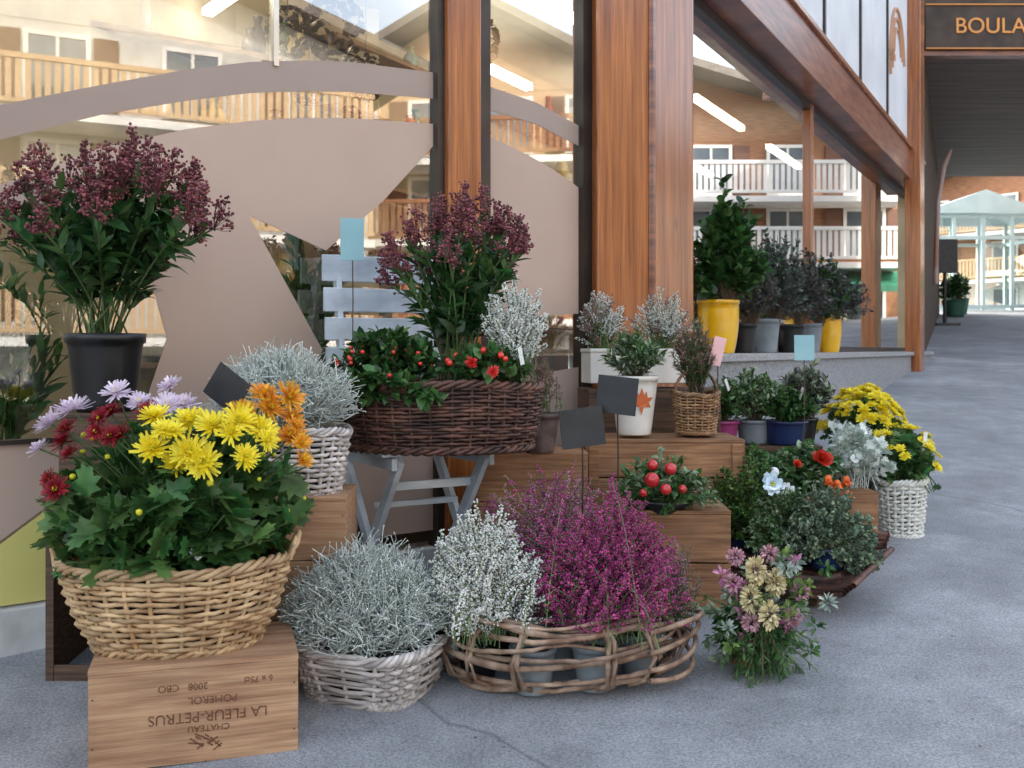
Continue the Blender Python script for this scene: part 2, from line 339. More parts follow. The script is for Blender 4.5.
def flower(mb,pos,n,r,mat,layers=((24,.0,1,.085),(22,.35,.88,.085),(18,.75,.68,.085),(12,1.15,.45,.08)),cen=None):
    n=np.array(n,float); n/=np.linalg.norm(n); X=nrm(np.cross(n,[.3,.2,.9])); Y=np.cross(n,X)
    for (K,el,ln,w) in layers:
        a=np.arange(K)*2*PI/K+rng.normal(0,.09,K); e=el+rng.normal(0,.13,K)
        rd=np.cos(a)[:,None]*X+np.sin(a)[:,None]*Y; D=rd*np.cos(e)[:,None]+n*np.sin(e)[:,None]
        S=np.cross(D,n); S=nrm(S); Z=np.cross(S,D); sc=r*ln*rng.uniform(.8,1.12,K)
        mb.stamp(petalT(w/ln*1.05,.12),np.stack([S,D,Z],2)*sc[:,None,None],np.array(pos)+rd*r*.04,mat)
    if cen is not None:
        K=30; q=rdir(K); q=q*np.sign(q@n)[:,None]; mb.stamp(ICO,np.tile(np.eye(3)*r*.05,(K,1,1)),np.array(pos)+q*r*.17+n*r*.12,cen)
SMALLF=((14,.1,1,.16),(10,.5,.75,.16),(7,1.0,.45,.14))
def mumfoliage(mb,c,zb,rx,ry,z0,z1,n,ls=.07,per=12,mat=leaf_m,mat2=leaf_d):
    tips,r=dome(c,rx,ry,z0,z1,n,.08,.5); P=stems(c,zb,.06,tips,6,.4); tubes(mb,P,.0028,stem_g,4)
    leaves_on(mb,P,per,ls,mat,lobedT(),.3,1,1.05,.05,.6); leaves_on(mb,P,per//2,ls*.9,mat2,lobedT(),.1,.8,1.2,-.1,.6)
    return P
def shrub(name,c,zb,rx,ry,z0,z1,n=60,per=16,ls=.04,mat=leaf_d,w=.25,parent=None,tw=stem_b,p=.5,mat2=None):
    mb=MB(); tips,r=dome(c,rx,ry,z0,z1,n,.14,p); P=stems(c,zb,.015,tips,6,.4); tubes(mb,P,.002,tw,4)
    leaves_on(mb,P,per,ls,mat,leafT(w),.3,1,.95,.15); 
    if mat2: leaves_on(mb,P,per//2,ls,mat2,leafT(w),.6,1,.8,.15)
    return mb.build(name)
# ================================================================ GROUND
asph=M('asphalt',(.23,.24,.255),(.32,.33,.345),.85,.9,bump=.16,bscale=220,lo=.3,hi=.7)
nt=asph.node_tree;N=nt.nodes;L=nt.links
b=N['Principled BSDF']; src=b.inputs['Base Color'].links[0].from_socket
tc=N.new('ShaderNodeTexCoord')
sp=N.new('ShaderNodeTexNoise'); sp.inputs['Scale'].default_value=150; sp.inputs['Detail'].default_value=3; L.new(tc.outputs['Object'],sp.inputs['Vector'])
r1=N.new('ShaderNodeValToRGB'); r1.color_ramp.elements[0].position=.34; r1.color_ramp.elements[1].position=.66; r1.color_ramp.elements[0].color=(.66,.66,.66,1); r1.color_ramp.elements[1].color=(1.27,1.27,1.27,1); L.new(sp.outputs['Fac'],r1.inputs['Fac'])
m1=N.new('ShaderNodeMix'); m1.data_type='RGBA'; m1.blend_type='MULTIPLY'; m1.inputs['Factor'].default_value=1; L.new(src,m1.inputs['A']); L.new(r1.outputs['Color'],m1.inputs['B'])
wn=N.new('ShaderNodeTexNoise'); wn.inputs['Scale'].default_value=1.7; wn.inputs['Detail'].default_value=5; L.new(tc.outputs['Object'],wn.inputs['Vector'])
va=N.new('ShaderNodeMix'); va.data_type='RGBA'; va.inputs['Factor'].default_value=.25; L.new(tc.outputs['Object'],va.inputs['A']); L.new(wn.outputs['Color'],va.inputs['B'])
vo=N.new('ShaderNodeTexVoronoi'); vo.feature='DISTANCE_TO_EDGE'; vo.inputs['Scale'].default_value=.42; L.new(va.outputs['Result'],vo.inputs['Vector'])
r2=N.new('ShaderNodeValToRGB'); r2.color_ramp.elements[0].position=.0; r2.color_ramp.elements[1].position=.0035; r2.color_ramp.elements[0].color=(.6,.6,.6,1); r2.color_ramp.elements[1].color=(1,1,1,1); L.new(vo.outputs['Distance'],r2.inputs['Fac'])
m2=N.new('ShaderNodeMix'); m2.data_type='RGBA'; m2.blend_type='MULTIPLY'; m2.inputs['Factor'].default_value=1; L.new(m1.outputs['Result'],m2.inputs['A']); L.new(r2.outputs['Color'],m2.inputs['B']); L.new(m2.outputs['Result'],b.inputs['Base Color'])
overlay(asph,(1,1,1),'N',7,.3,.7,.82,1.08); overlay(asph,(1,1,1),'V',9,.0,.09,.8,1.0); overlay(asph,(1,1,1),'N',2.2,.35,.6,.86,1.05)
mb=MB(); ys=[-150,-60,-20,0,2,3,4,6,9,14,20,28,60,150,600]; V=[]
for y in ys:
    for x in(-400,-40,0,10,40,400): V.append((x,y,g(y)))
F=[(j*6+i,j*6+i+1,(j+1)*6+i+1,(j+1)*6+i) for j in range(len(ys)-1) for i in range(5)]
mb.add(V,[np.array(F)],asph,False); mb.build('asphalt_pavement')
# ================================================================ SHOP
shop=empty('flower_shop')
def WL(u,z,p=0): return (-1.62+.786*u+.618*p,3.16+.618*u-.786*p,z)
def WR(v,z,p=0): return (.98+.49*v+.872*p,5.2+.872*v-.49*p,z)
def wbox(mb,W,u0,u1,z0,z1,p0,p1,mat):
    v=[W(u,z,p) for u in(u0,u1) for p in(p1,p0) for z in(z0,z1)]; mb.add(v,BOXF,mat,False)
wood=M('varnished_larch',(.24,.065,.017),(.52,.18,.05),.24,3.2,0,stretch=(9,9,.45),bump=.12,coat=.4,lo=.3,hi=.72,detail=9)
overlay(wood,(60,60,1.2),'N',2.5,.35,.62,.66,1.06); overlay(wood,(3.2,3.2,1.3),'V',1.5,.03,.13,.32,1.0)
woodr=M('varnished_red_beam',(.16,.045,.024),(.34,.12,.055),.35,4,0,stretch=(.8,.8,6),bump=.12,coat=.3); overlay(woodr,(1,1,30),'N',3,.35,.65,.7,1.08)
frame=M('dark_bronze_frame',(.03,.022,.018),(.05,.038,.03),.35,5,metal=.3)
chrome=M('steel_strip',(.5,.48,.44),(.6,.58,.54),.25,5,metal=1)
whitep=M('white_sill_paint',(.60,.60,.58),(.7,.7,.68),.5,5); overlay(whitep,(1,1,1),'N',9,.3,.6,.75,1.0)
panel=M('white_fascia_panel',(.60,.62,.65),(.70,.72,.75),.5,2)
granite=M('granite',(.16,.17,.18),(.42,.43,.44),.5,70,bump=.1,lo=.38,hi=.62)
granite2=M('granite_top',(.22,.22,.22),(.5,.5,.5),.4,80,lo=.38,hi=.62)
plaster=M('plaster',(.62,.58,.5),(.7,.66,.58),.9,3,bump=.2)
glL=glassmat('shop_glass',.22,.62); glR=glassmat('street_glass',.55,1.0)
beige=M('vinyl_beige',(.47,.34,.27),(.50,.37,.295),.45,2)
mauve=M('vinyl_taupe',(.33,.25,.21),(.36,.275,.23),.45,2)
yvin=M('vinyl_yellow',(.62,.55,.16),(.66,.6,.2),.5,2)
GP=-.19
mb=MB()
for a,bb in((-6.5,-2.5),(-2.4,1.68),(1.88,2.5)): mb.add([WL(a,.18),WL(bb,.18),WL(bb,3.3),WL(a,3.3)],[np.array([[0,1,2,3]])],glL,False)
mb.build('window_glass_left',shop)
mb=MB()
for a,bb in((.0,3.2),(3.3,8.6)): mb.add([WR(a,1.0,GP),WR(bb,1.0,GP),WR(bb,3.2,GP),WR(a,3.2,GP)],[np.array([[0,1,2,3]])],glR,False)
mb.build('window_glass_right',shop)
mb=MB()
wbox(mb,WL,1.68,1.85,-.2,3.3,-.06,.06,wood); wbox(mb,WL,-2.5,-2.4,-.4,3.3,-.06,.06,wood)
wbox(mb,WR,7.42,7.78,.3,5.6,-.03,.14,wood)
wbox(mb,WR,3.20,3.30,.97,3.0,GP-.04,GP+.035,wood); wbox(mb,WR,-.05,.06,.97,3.0,GP-.04,GP+.04,wood)
mb.build('timber_posts',shop,bevel=.008)
mb=MB(); pp=[(.369,4.715),(.395,4.63),(.655,4.79),(.93,5.12),(.96,5.42),(.42,4.9)]
V=[(x,y,z) for z in(-.1,5) for x,y in pp]; n=len(pp)
mb.add(V,[np.array([(i,(i+1)%n,n+(i+1)%n,n+i) for i in range(n)])],wood,False); mb.build('corner_pillar',shop,bevel=.012)
mb=MB(); pr=[(.655,4.785),(.675,4.775),(.69,4.80),(.67,4.82)]
V=[(x,y,z) for z in(-.1,5) for x,y in pr]; mb.add(V,[np.array([(i,(i+1)%4,4+(i+1)%4,4+i) for i in range(4)])],woodr,False); mb.build('pillar_corner_bead',shop)
mb=MB(); wbox(mb,WR,-.02,8.6,3.0,3.34,-.34,.03,woodr); wbox(mb,WR,-.02,8.6,3.34,3.38,-.3,.06,wood)
wbox(mb,WL,-6.5,2.45,3.3,3.5,-.05,.05,woodr); mb.build('timber_beams',shop,bevel=.006)
mb=MB()
for i,(a,bb) in enumerate(((-.02,1.4),(1.44,2.9),(2.94,4.4),(4.44,5.9),(5.94,7.40))): wbox(mb,WR,a,bb,3.381,5.6,-.2,-.0,panel)
mb.build('fascia_panels',shop)
mb=MB()
for v0 in(1.4,2.9,4.4,5.9): wbox(mb,WR,v0,v0+.04,3.385,5.6,-.1,.02,frame)
mb.build('fascia_strips',shop)
orm=M('emblem_paint',(.45,.22,.12),(.5,.27,.15),.6,4); mb=MB()
for s,ph in((1,0),(.75,.5),(.5,1.)):
    pts=[WR(6.6+.5*s*math.cos(a),4.1+.62*s*math.sin(a)+.1*ph,.005) for a in np.linspace(.2,PI*1.1,18)]
    tubes(mb,np.array(pts),.022,orm,5)
mb.build('fascia_emblem',shop)
mb=MB(); wbox(mb,WR,-.12,9.3,-.1,.935,-.45,.04,granite); wbox(mb,WR,-.13,9.3,.936,.98,-.45,.075,granite2); mb.build('granite_ledge',shop,bevel=.004)
mb=MB(); wbox(mb,WR,0,8.6,.98,1.03,GP-.04,GP+.02,frame); wbox(mb,WR,.06,3.19,2.94,2.999,GP-.03,GP+.03,frame); wbox(mb,WR,3.31,8.6,2.94,2.999,GP-.03,GP+.03,frame)
wbox(mb,WL,1.85,1.92,-.1,3.3,-.04,.03,frame); wbox(mb,WL,2.46,2.53,-.1,3.3,-.04,.03,frame); wbox(mb,WL,1.645,1.68,-.1,3.3,-.04,.03,frame)
wbox(mb,WL,-2.4,1.64,.70,.715,-.01,.02,frame)
mb.build('window_frames',shop)
mb=MB(); wbox(mb,WL,.925,.945,2.06,3.3,-.03,.012,chrome); wbox(mb,WL,-.75,-.72,.2,3.3,-.03,.012,chrome); mb.build('window_mullions',shop)
mb=MB(); wbox(mb,WL,-6.5,2.46,-.6,.18,-.12,.03,whitep); mb.build('window_sill',shop,bevel=.004)
def vin(name,pts,mat,p=.002):
    mb=MB(); v=[WL(u,z,p) for u,z in pts]; mb.add(v,[np.array([list(range(len(v)))])],mat,False); return mb.build(name,shop)
vin('vinyl_band_left',[(-1.8,1.0),(-1.2,1.28),(-.6,1.50),(0,1.664),(.306,1.787),(.6,1.88),(.836,1.945),(1.05,1.985),(1.251,2.015),(1.64,2.049),(1.64,2.158),(1.251,2.133),(1.05,2.103),(.836,2.059),(.6,1.99),(.306,1.887),(0,1.774),(-.6,1.60),(-1.2,1.37),(-1.8,1.12)],mauve)
vin('vinyl_band_right',[(1.925,2.047),(2.2,2.02),(2.455,1.955),(2.455,2.05),(2.2,2.118),(1.925,2.148)],mauve)
vin('vinyl_main_left',[(-.9,1.2),(-.4,1.38),(0,1.52),(.306,1.676),(.6,1.78),(.836,1.842),(1.05,1.885),(1.251,1.912),(1.64,1.944),(1.64,1.85),(1.40,1.60),(1.145,1.385),(.83,1.495),(1.13,1.0),(.99,.72),(.42,.72),(.53,1.04),(.49,1.19),(.41,1.31),(.29,1.39),(.15,1.44),(0,1.46),(-.4,1.33),(-.9,1.12)],beige)
vin('vinyl_main_right',[(1.925,1.93),(2.06,1.90),(2.2,1.86),(2.33,1.815),(2.455,1.76),(2.455,1.17),(2.2,1.15),(1.925,1.05)],beige)
vin('vinyl_low_right',[(1.925,.86),(2.455,.92),(2.455,.25),(1.925,.25)],beige)
vin('vinyl_low_left',[(-2.4,.70),(.9,.70),(.75,.45),(.15,.50),(-.05,.36),(-.5,.2),(-2.4,.2)],beige)
vin('vinyl_low_mid',[(1.35,.25),(1.64,.25),(1.64,.90),(1.2,.8)],beige)
vin('vinyl_yellow',[(-.5,.19),(.4,.19),(.5,.45),(.15,.49),(-.05,.35)],yvin)
inw=M('interior_wall',(.42,.34,.20),(.58,.48,.31),.85,2.5); inf=M('interior_floor',(.25,.2,.15),(.33,.27,.2),.4,3)
shelfm=M('interior_shelf_wood',(.22,.12,.05),(.35,.2,.09),.6,6)
tube=M('fluorescent_tube',(1,.92,.76),None,.5,1,emit=16)
mb=MB(); mb.add([WL(-7,0,-2.4),WL(2.8,0,-2.4),WL(2.8,3.3,-2.4),WL(-7,3.3,-2.4)],[np.array([[0,1,2,3]])],inw,False)
mb.add([WR(-3,.5,-2.8),WR(9,.5,-2.8),WR(9,3.3,-2.8),WR(-3,3.3,-2.8)],[np.array([[0,1,2,3]])],inw,False)
mb.add([WL(-7,0,-2.4),WL(-7,0,0),WL(-7,3.3,0),WL(-7,3.3,-2.4)],[np.array([[0,1,2,3]])],inw,False)
mb.add([WR(8.6,.5,-2.8),WR(8.6,.5,-.1),WR(8.6,3.3,-.1),WR(8.6,3.3,-2.8)],[np.array([[0,1,2,3]])],inw,False)
mb.build('interior_walls',shop)
mb=MB(); mb.add([WL(-7,.36,-.08),WL(2.6,.36,-.08),WL(3.6,.36,-2.4),WL(-7,.36,-2.4)],[np.array([[0,1,2,3]])],inf,False)
mb.add([WR(0,.97,-.4),WR(8.6,.97,-.4),WR(8.6,.97,-2.8),WR(-1.2,.97,-2.8)],[np.array([[0,1,2,3]])],inf,False); mb.build('interior_floor',shop)
mb=MB(); 
for z in(.9,1.35,1.8,2.25,2.7):
    wbox(mb,WL,-6,2.2,z,z+.03,-2.36,-2.0,shelfm); wbox(mb,WR,0,7.4,z+.3,z+.33,-2.76,-2.4,shelfm)
mb.build('interior_shelves',shop)
vm=[M('vase_a',(.6,.55,.45),None,.2,3),M('vase_b',(.12,.2,.12),None,.2,3),M('vase_c',(.45,.1,.06),None,.3,3),M('vase_d',(.08,.06,.05),None,.15,3),M('vase_e',(.55,.4,.15),None,.3,3)]
mb=MB()
for z in(.93,1.38,1.83,2.28,2.73):
    for i in range(44):
        W,pz,hi=(WL,-2.15,0) if i%2 else (WR,-2.55,.3); u=random.uniform(-3,2.2) if i%2 else random.uniform(.2,7.2)
        c=W(u,z+hi,pz); r=random.uniform(.04,.08); h=random.uniform(.12,.32)
        lathe(mb,[(.01,0),(r*.7,0),(r,h*.35),(r*.9,h*.6),(r*.4,h*.82),(r*.6,h)],random.choice(vm),14,c)
mb.build('interior_vases',shop)
mb=MB()
for u in(-3.5,-2.0,-.9,.2,1.5): wbox(mb,WL,u,u+.06,2.95,2.99,-2.2,-.7,tube)
for p in(-.9,-1.9):
    for v in(.4,2.6,4.8): wbox(mb,WR,v,v+1.3,2.98,3.03,p-.06,p,tube)
mb.build('fluorescent_lamps',shop)
orn=M('hanging_ornament_metal',(.10,.07,.045),(.3,.24,.18),.25,30,metal=.8)
mb=MB()
for u,z,r in((1.2,2.35,.09),(1.42,2.42,.12),(1.58,2.22,.08),(1.3,2.12,.06),(1.5,2.02,.05),(2.2,2.5,.1),(.5,2.6,.07)):
    c=np.array(WL(u,z,-.45)); q=rdir(130); mb.stamp(leafT(.3),frames(np.cross(q,rdir(130)),r*.5),c+q*r*np.array([1,1,1.25]),orn)
    tubes(mb,np.array([c+[0,0,r],c+[0,0,(3.2-z)/2],[c[0],c[1],3.2]]),.002,orn)
mb.build('hanging_ornaments',shop)
mb=MB()
for u,z,p,s in((.15,.55,-.8,.5),(-.4,.6,-.7,.5),(1.2,.5,-.6,.5),(1.45,.6,-.8,.6),(-1.6,.6,-.8,.6),(2.1,.5,-.7,.4)):
    c=WL(u,z,p); tips,_=dome(c,.25,.2,z+.2,z+s+.25,40); P=stems(c,.38,.03,tips); tubes(mb,P,.004,stem_g); leaves_on(mb,P,14,.10,leaf_m,leafT(.15),.3,1,.7,.2)
mb.build('interior_plants',shop)
mb=MB(); fp=[WL(-12,0),WL(2.55,0,-.0),(.9,5.2,0),WR(0,0,-.21),WR(9.3,0,-.21),(1,19,0),(-16,9,0),(-18,2,0)]
V=[(x,y,z) for z in(3.4,6.2) for x,y,_ in fp]; n=len(fp)
mb.add(V,[np.array([(i,(i+1)%n,n+(i+1)%n,n+i) for i in range(n)]),np.array([list(range(n))[::-1]]),np.array([list(range(n,2*n))])],plaster,False)
mb.add([WL(-12,-1.5),WL(-6.5,-1.5),WL(-6.5,3.4),WL(-12,3.4)],[np.array([[0,1,2,3]])],plaster,False)
mb.add([WR(9.3,.3,-.05),WR(9.3,.3,-6),WR(9.3,3.4,-6),WR(9.3,3.4,-.05)],[np.array([[0,1,2,3]])],plaster,False)
mb.add([(1,19,0),(-16,9,0),(-16,9,3.4),(1,19,3.4)],[np.array([[0,1,2,3]])],plaster,False)
mb.add([WR(8.6,.5,-.12),WR(9.3,.5,-.12),WR(9.3,5.6,-.12),WR(8.6,5.6,-.12)],[np.array([[0,1,2,3]])],plaster,False)
mb.build('upper_storeys',shop)
# ================================================================ OTHER BUILDINGS
chw=M('chalet_timber',(.18,.075,.035),(.34,.16,.075),.7,5,0,stretch=(.6,.6,9),bump=.3)
chw2=M('chalet_timber_light',(.42,.27,.15),(.55,.38,.22),.7,5,0,stretch=(.6,.6,9),bump=.3)
wht=M('white_render',(.66,.64,.6),(.76,.74,.7),.85,2,bump=.15); grr=M('grey_render',(.48,.47,.44),(.58,.57,.53),.85,2,bump=.15)
roofm=M('roof_slate',(.09,.075,.065),(.16,.14,.125),.8,4,0,stretch=(4,4,4),bump=.4)
winm=M('building_window_pane',(.06,.08,.10),(.12,.15,.18),.08,1,coat=.5); green=M('green_awning_fabric',(.02,.14,.08),(.03,.2,.12),.7,4); shut=M('shutter_brown',(.12,.05,.03),None,.6,3)
def chalet(name,loc,rot,W,D,H,fl,cols,wall,base=wht,rail=chw,ridge=2.6,awn=False):
    e=empty(name,loc,rot); fh=H/fl
    mb=MB(); mb.box((0,D/2,fh/2-1),(W,D,fh+2),base); mb.box((0,D/2,fh+(H-fh)/2),(W-.02,D-.02,H-fh),wall)
    V=[(-W/2,0,H),(W/2,0,H),(0,0,H+ridge),(-W/2,D,H),(W/2,D,H),(0,D,H+ridge)]
    mb.add(V,[np.array([[0,1,2],[4,3,5]])],wall,False); mb.build('walls',e)
    mb=MB(); o=1.1
    for s in(-1,1):
        k=ridge/(W/2); x1=s*(W/2+o); z1=H-k*o
        v=[(0,-o,H+ridge+.02),(x1,-o,z1+.02),(x1,D+o,z1+.02),(0,D+o,H+ridge+.02)]; v+=[(a,b_,c+.22) for a,b_,c in v]
        mb.add(v,[np.array([[0,1,2,3],[4,7,6,5],[0,4,5,1],[1,5,6,2],[2,6,7,3]])],roofm,False)
    mb.build('roof',e)
    mf=MB(); mg=MB(); ms=MB()
    for f in range(fl):
        for c in range(cols):
            x=-W/2+W*(c+.5)/cols; z=f*fh+fh*.55; w=1.1; h=1.35
            mg.box((x,-.02,z),(w,.05,h),winm)
            for dx,dz,ww,hh in((-w/2,0,.09,h+.1),(w/2,0,.09,h+.1),(0,h/2,w-.1,.09),(0,-h/2,w-.1,.09),(0,0,.06,h-.1)): mf.box((x+dx,-.04,z+dz),(ww,.06,hh),wht)
            if f and (c%2==0):
                for s in(-1,1): ms.box((x+s*(w/2+.32),-.03,z),(.45,.05,h+.05),shut)
    mf.build('window_frames',e); mg.build('window_panes',e); 
    if ms.V: ms.build('shutters',e)
    mb=MB(); mr=MB()
    for f in range(1,fl):
        z=f*fh; mb.box((0,-.65,z),(W*.96,1.3,.16),wht); mr.box((0,-1.26,z+1.0),(W*.96,.08,.1),rail); mr.box((0,-1.26,z+.2),(W*.96,.06,.08),rail)
        nb=int(W*.96/.16)
        for i in range(nb): mr.box((-W*.48+.08+i*.16,-1.26,z+.6),(.10,.03,.74),rail)
    mb.build('balcony_slabs',e); mr.build('balcony_railings',e)
    if awn:
        mb=MB(); v=[(-W/2,-.05,fh*.95),(W/2,-.05,fh*.95),(W/2,-1.3,fh*.7),(-W/2,-1.3,fh*.7),(-W/2,-1.3,fh*.6),(W/2,-1.3,fh*.6)]
        mb.add(v,[np.array([[0,1,2,3],[3,2,5,4]])],green,False); mb.build('awning',e)
    return e
def face(nx,ny): return math.atan2(nx,-ny)
chalet('chalet',(18.6,20.5,1.5),face(-.85,-.53),13,9,5.4,3,6,chw,chw,wht,2.0,True)
chalet('chalet',(24.5,9.0,.5),face(-.9,-.3),10,9,5.4,3,4,chw,chw,wht,2.2,True)
chalet('apartment_house',(11.5,-8.5,-.9),face(-.76,.65),15,9,8.2,4,6,grr,grr,chw2,2.4)
chalet('apartment_house',(20,-1.5,-.3),face(-.97,.1),8,9,7.8,4,4,chw2,grr,chw,2.2)
chalet('chalet',(25,44,2.0),face(-.75,-.66),16,10,6.5,3,5,chw,wht,chw2,3)
pas=empty('bakery_building'); sof=M('soffit_boards',(.11,.07,.055),(.20,.14,.11),.6,3,0,stretch=(.3,9,1),bump=.2); dk=M('passage_wall_wood',(.035,.022,.016),(.07,.045,.03),.7,4)
mb=MB(); v=[(x,y,z) for z in(5.3,8.6) for x,y in((4.95,13.9),(8.3,13.9),(13.6,24.5),(10.3,24.5))]
mb.add(v,[np.array([[0,1,5,4],[1,2,6,5],[2,3,7,6],[3,0,4,7],[4,5,6,7],[3,2,1,0]])],plaster,False); mb.build('upper_mass',pas)
mb=MB()
for i in range(26): 
    y=14.1+i*.4; mb.box((6.63+.5*(y-13.9),y,5.24),(3.5,.385,.05),sof)
mb.build('soffit',pas,bevel=.006)
mb=MB(); mb.box((6.63,13.83,5.62),(3.6,.1,.95),dk); mb.box((6.63,13.80,5.1),(3.6,.16,.12),woodr); mb.build('fascia',pas)
v=[(5.6,13.6,.4),(10.9,25.5,1.2),(10.9,25.5,5.3),(5.6,13.6,5.3)]
mb=MB(); mb.add(v,[np.array([[0,1,2,3]])],dk,False); mb.build('passage_wall',pas)
mb=MB(); mb.box((13.55,24.3,3.5),(.3,.3,3.6),dk); mb.build('columns',pas)
gold=M('sign_letters_gold',(.62,.25,.055),None,.4,3,emit=.08)
sg=empty('bakery_sign',(7.0,13.70,5.42)); mb=MB(); mb.box((0,0,0),(2.7,.06,.62),dk); mb.build('board',sg,bevel=.01)
mb=MB()
for z in(-.3,.3): mb.box((0,-.04,z),(2.7,.03,.014),gold)
mb.build('border',sg); text('letters','BOULANGERIE',.30,gold,(.04,-.04,0),(PI/2,0,0),sg,ext=.01)
cy=M('kiosk_frame',(.50,.64,.66),(.58,.72,.73),.4,3); kg=glassmat('kiosk_glass',.3,.7,(.8,.95,.95))
k=empty('glass_kiosk',(13.0,28.6,2.1)); mb=MB()
for x in(-1.6,-.8,0,.8,1.6):
    for y in(-1,1): mb.box((x,y,1.3),(.09,.09,2.6),cy)
for z in(.1,2.0,2.6): 
    for y in(-1.0,1.0): mb.box((0,y,z),(3.3,.1,.09),cy)
    for x in(-1.65,1.65): mb.box((x,0,z),(.1,1.9,.09),cy)
mb.build('frame',k)
mb=MB(); mb.add([(-1.8,-1.2,2.66),(1.8,-1.2,2.66),(0,-1.2,3.3),(-1.8,1.2,2.66),(1.8,1.2,2.66),(0,1.2,3.3)],[np.array([[0,1,2],[3,5,4]]),np.array([[0,2,5,3],[2,1,4,5]])],cy,False); mb.build('roof',k)
mb=MB(); mb.add([(-1.6,-.98,.1),(1.6,-.98,.1),(1.6,-.98,2.6),(-1.6,-.98,2.6)],[np.array([[0,1,2,3]])],kg,False); mb.build('glass',k)
sk=M('ski_paint',(.40,.33,.30),(.30,.12,.08),.35,1.5); mb=MB()
P=np.array([[6.44,15.2,2.0],[6.47,15.25,2.6],[6.52,15.3,3.3],[6.60,15.3,3.8],[6.68,15.2,4.05]]); R_=[.045,.04,.042,.05,.018]
tubes(mb,P,np.array([R_]),sk,4); mb.build('ski')
mb=MB(); mb.box((9.0,20.8,2.95),(.5,.12,.7),slate); tubes(mb,np.array([[9,20.8,1.45],[9,20.8,2.1],[9,20.8,2.6]]),.04,blackp,6); mb.box((9,20.8,1.53),(.5,.4,.06),slate); mb.build('menu_stand',bevel=.01)
for (x,y) in((10.7,24.2),(11.4,25.6)):
    pot('planter_tub',(x,y,g(y)),.22,.28,.4,M('tub_green',(.02,.09,.06),None,.5,3)); shrub('potted_shrub',(x,y),g(y)+.35,.4,.3,g(y)+.4,g(y)+.95,40,14,.12,leaf_d)
pot('planter_tub',(14.4,27.0,g(27)),.3,.35,.5,M('tub_dark',(.03,.03,.03),None,.5,3)); shrub('potted_shrub',(14.4,27.0),g(27)+.45,.5,.4,g(27)+.5,g(27)+1.1,40,14,.12,leaf_m)
# ================================================================ FOREGROUND LEFT
wc=crate('wine_crate',(-.827,2.628),-.02,.495,.33,.237,math.radians(16.4),pine,1)
F0=-.165-.0008
for nm,s,sz,x,z in(('stamp_title','LA FLEUR-PETRUS',.036,.03,.115),('stamp_region','POMEROL',.026,.04,.155),('stamp_year','2008   CBO',.024,-.03,.19),('stamp_volume','6 x 75cl',.022,.15,.195),('stamp_chateau','CHATEAU',.022,.03,.085)):
    text(nm,s,sz,inkm,(x,F0,z),(PI/2,PI,0),wc)
mb=MB()
for i in range(12): 
    a=random.uniform(-.03,.03); mb.box((.03+a,F0,.025+random.uniform(0,.045)),(random.uniform(.012,.04),.0012,.0035),inkm,Matrix.Rotation(random.uniform(-.9,.9),3,'Y'))
mb.build('stamp_crest',wc)
basket('wicker_basket',(-.885,2.66,.232),(.205,.155),(.290,.215),.22,wick,2.3,16,30,.0072,.17,.012,.009,True)
mb=MB(); P=mumfoliage(mb,(-.88,2.67),.40,.36,.25,.50,.79,100,.082,14); mumfoliage(mb,(-.89,2.63),.41,.31,.21,.45,.62,60,.08,12)
FL=[(yel,[(-.873,2.47,.812),(-.804,2.46,.767),(-.873,2.46,.75),(-.757,2.45,.733),(-.665,2.46,.74),(-.68,2.5,.836),(-.73,2.48,.80),(-.64,2.52,.80),(-.90,2.5,.83),(-.70,2.47,.775),(-.83,2.46,.79),(-.62,2.52,.76),(-.80,2.5,.82),(-.83,2.46,.735)],.041),
(brz,[(-.65,2.62,.885),(-.595,2.6,.872),(-.55,2.57,.808),(-.53,2.55,.762),(-.70,2.62,.87),(-.56,2.62,.84),(-.535,2.58,.72),(-.62,2.6,.85),(-.58,2.56,.78)],.038),
(drd,[(-1.165,2.55,.758),(-1.16,2.52,.695),(-1.145,2.5,.65),(-.987,2.52,.79),(-1.076,2.54,.82),(-1.0,2.5,.765),(-1.12,2.54,.80),(-1.03,2.6,.84),(-1.18,2.55,.66),(-1.10,2.5,.75),(-1.04,2.5,.80),(-.94,2.55,.83)],.037),
(lav,[(-1.05,2.60,.885),(-.905,2.62,.905),(-1.225,2.6,.748),(-.87,2.66,.87),(-1.10,2.55,.83),(-.98,2.60,.85),(-1.2,2.58,.79),(-.89,2.56,.86)],.043)]
for mt,ps,r in FL:
    for p in ps:
        p=tuple(np.array(p)+rng.normal(0,.010,3))
        nn=np.array(p)-np.array([-.88,2.75,.50]); nn=nrm(nn)+np.array([0,-.35,.25])+rng.normal(0,.24,3)
        flower(mb,p,nn,r*rng.uniform(.72,1.22),mt,cen=yelc)
        bs=np.array([[-.88+rng.normal(0,.06),2.68,.42]]); tubes(mb,bez(bs,(bs+np.array([p]))/2+np.array([[0,0,.08]]),np.array([p])-nrm(nn)*.004,6),.0026,stem_g,4)
q,_=dome((-.88,2.66),.33,.23,.55,.84,40); mb.stamp(ICO,np.eye(3)[None]*rng.uniform(.006,.011,40)[:,None,None],q,yelc)
mb.build('chrysanthemum_plant')
crate('wooden_crate',(-1.18,3.10),g(3.1)-.02,.40,.27,.56,.0,darkw,3,True)
crate('wooden_crate',(-1.24,3.12),.553,.24,.24,.245,.0,darkw,2)
crate('wooden_crate',(-.65,3.11),g(3.1)-.01,.30,.30,.53,.05,pine,3)
pot('black_plant_pot',(-1.268,3.12,.812),.088,.112,.24,blackp,.02)
skimmia('skimmia_plant',(-1.268,3.12),1.02,.37,.20,1.26,1.56,42,(-1.22,2.99),.095)
basket('whitewashed_basket',(-.66,3.12,.552),(.12,.12),(.15,.15),.20,wickw,3,13,22,.0065,.1)
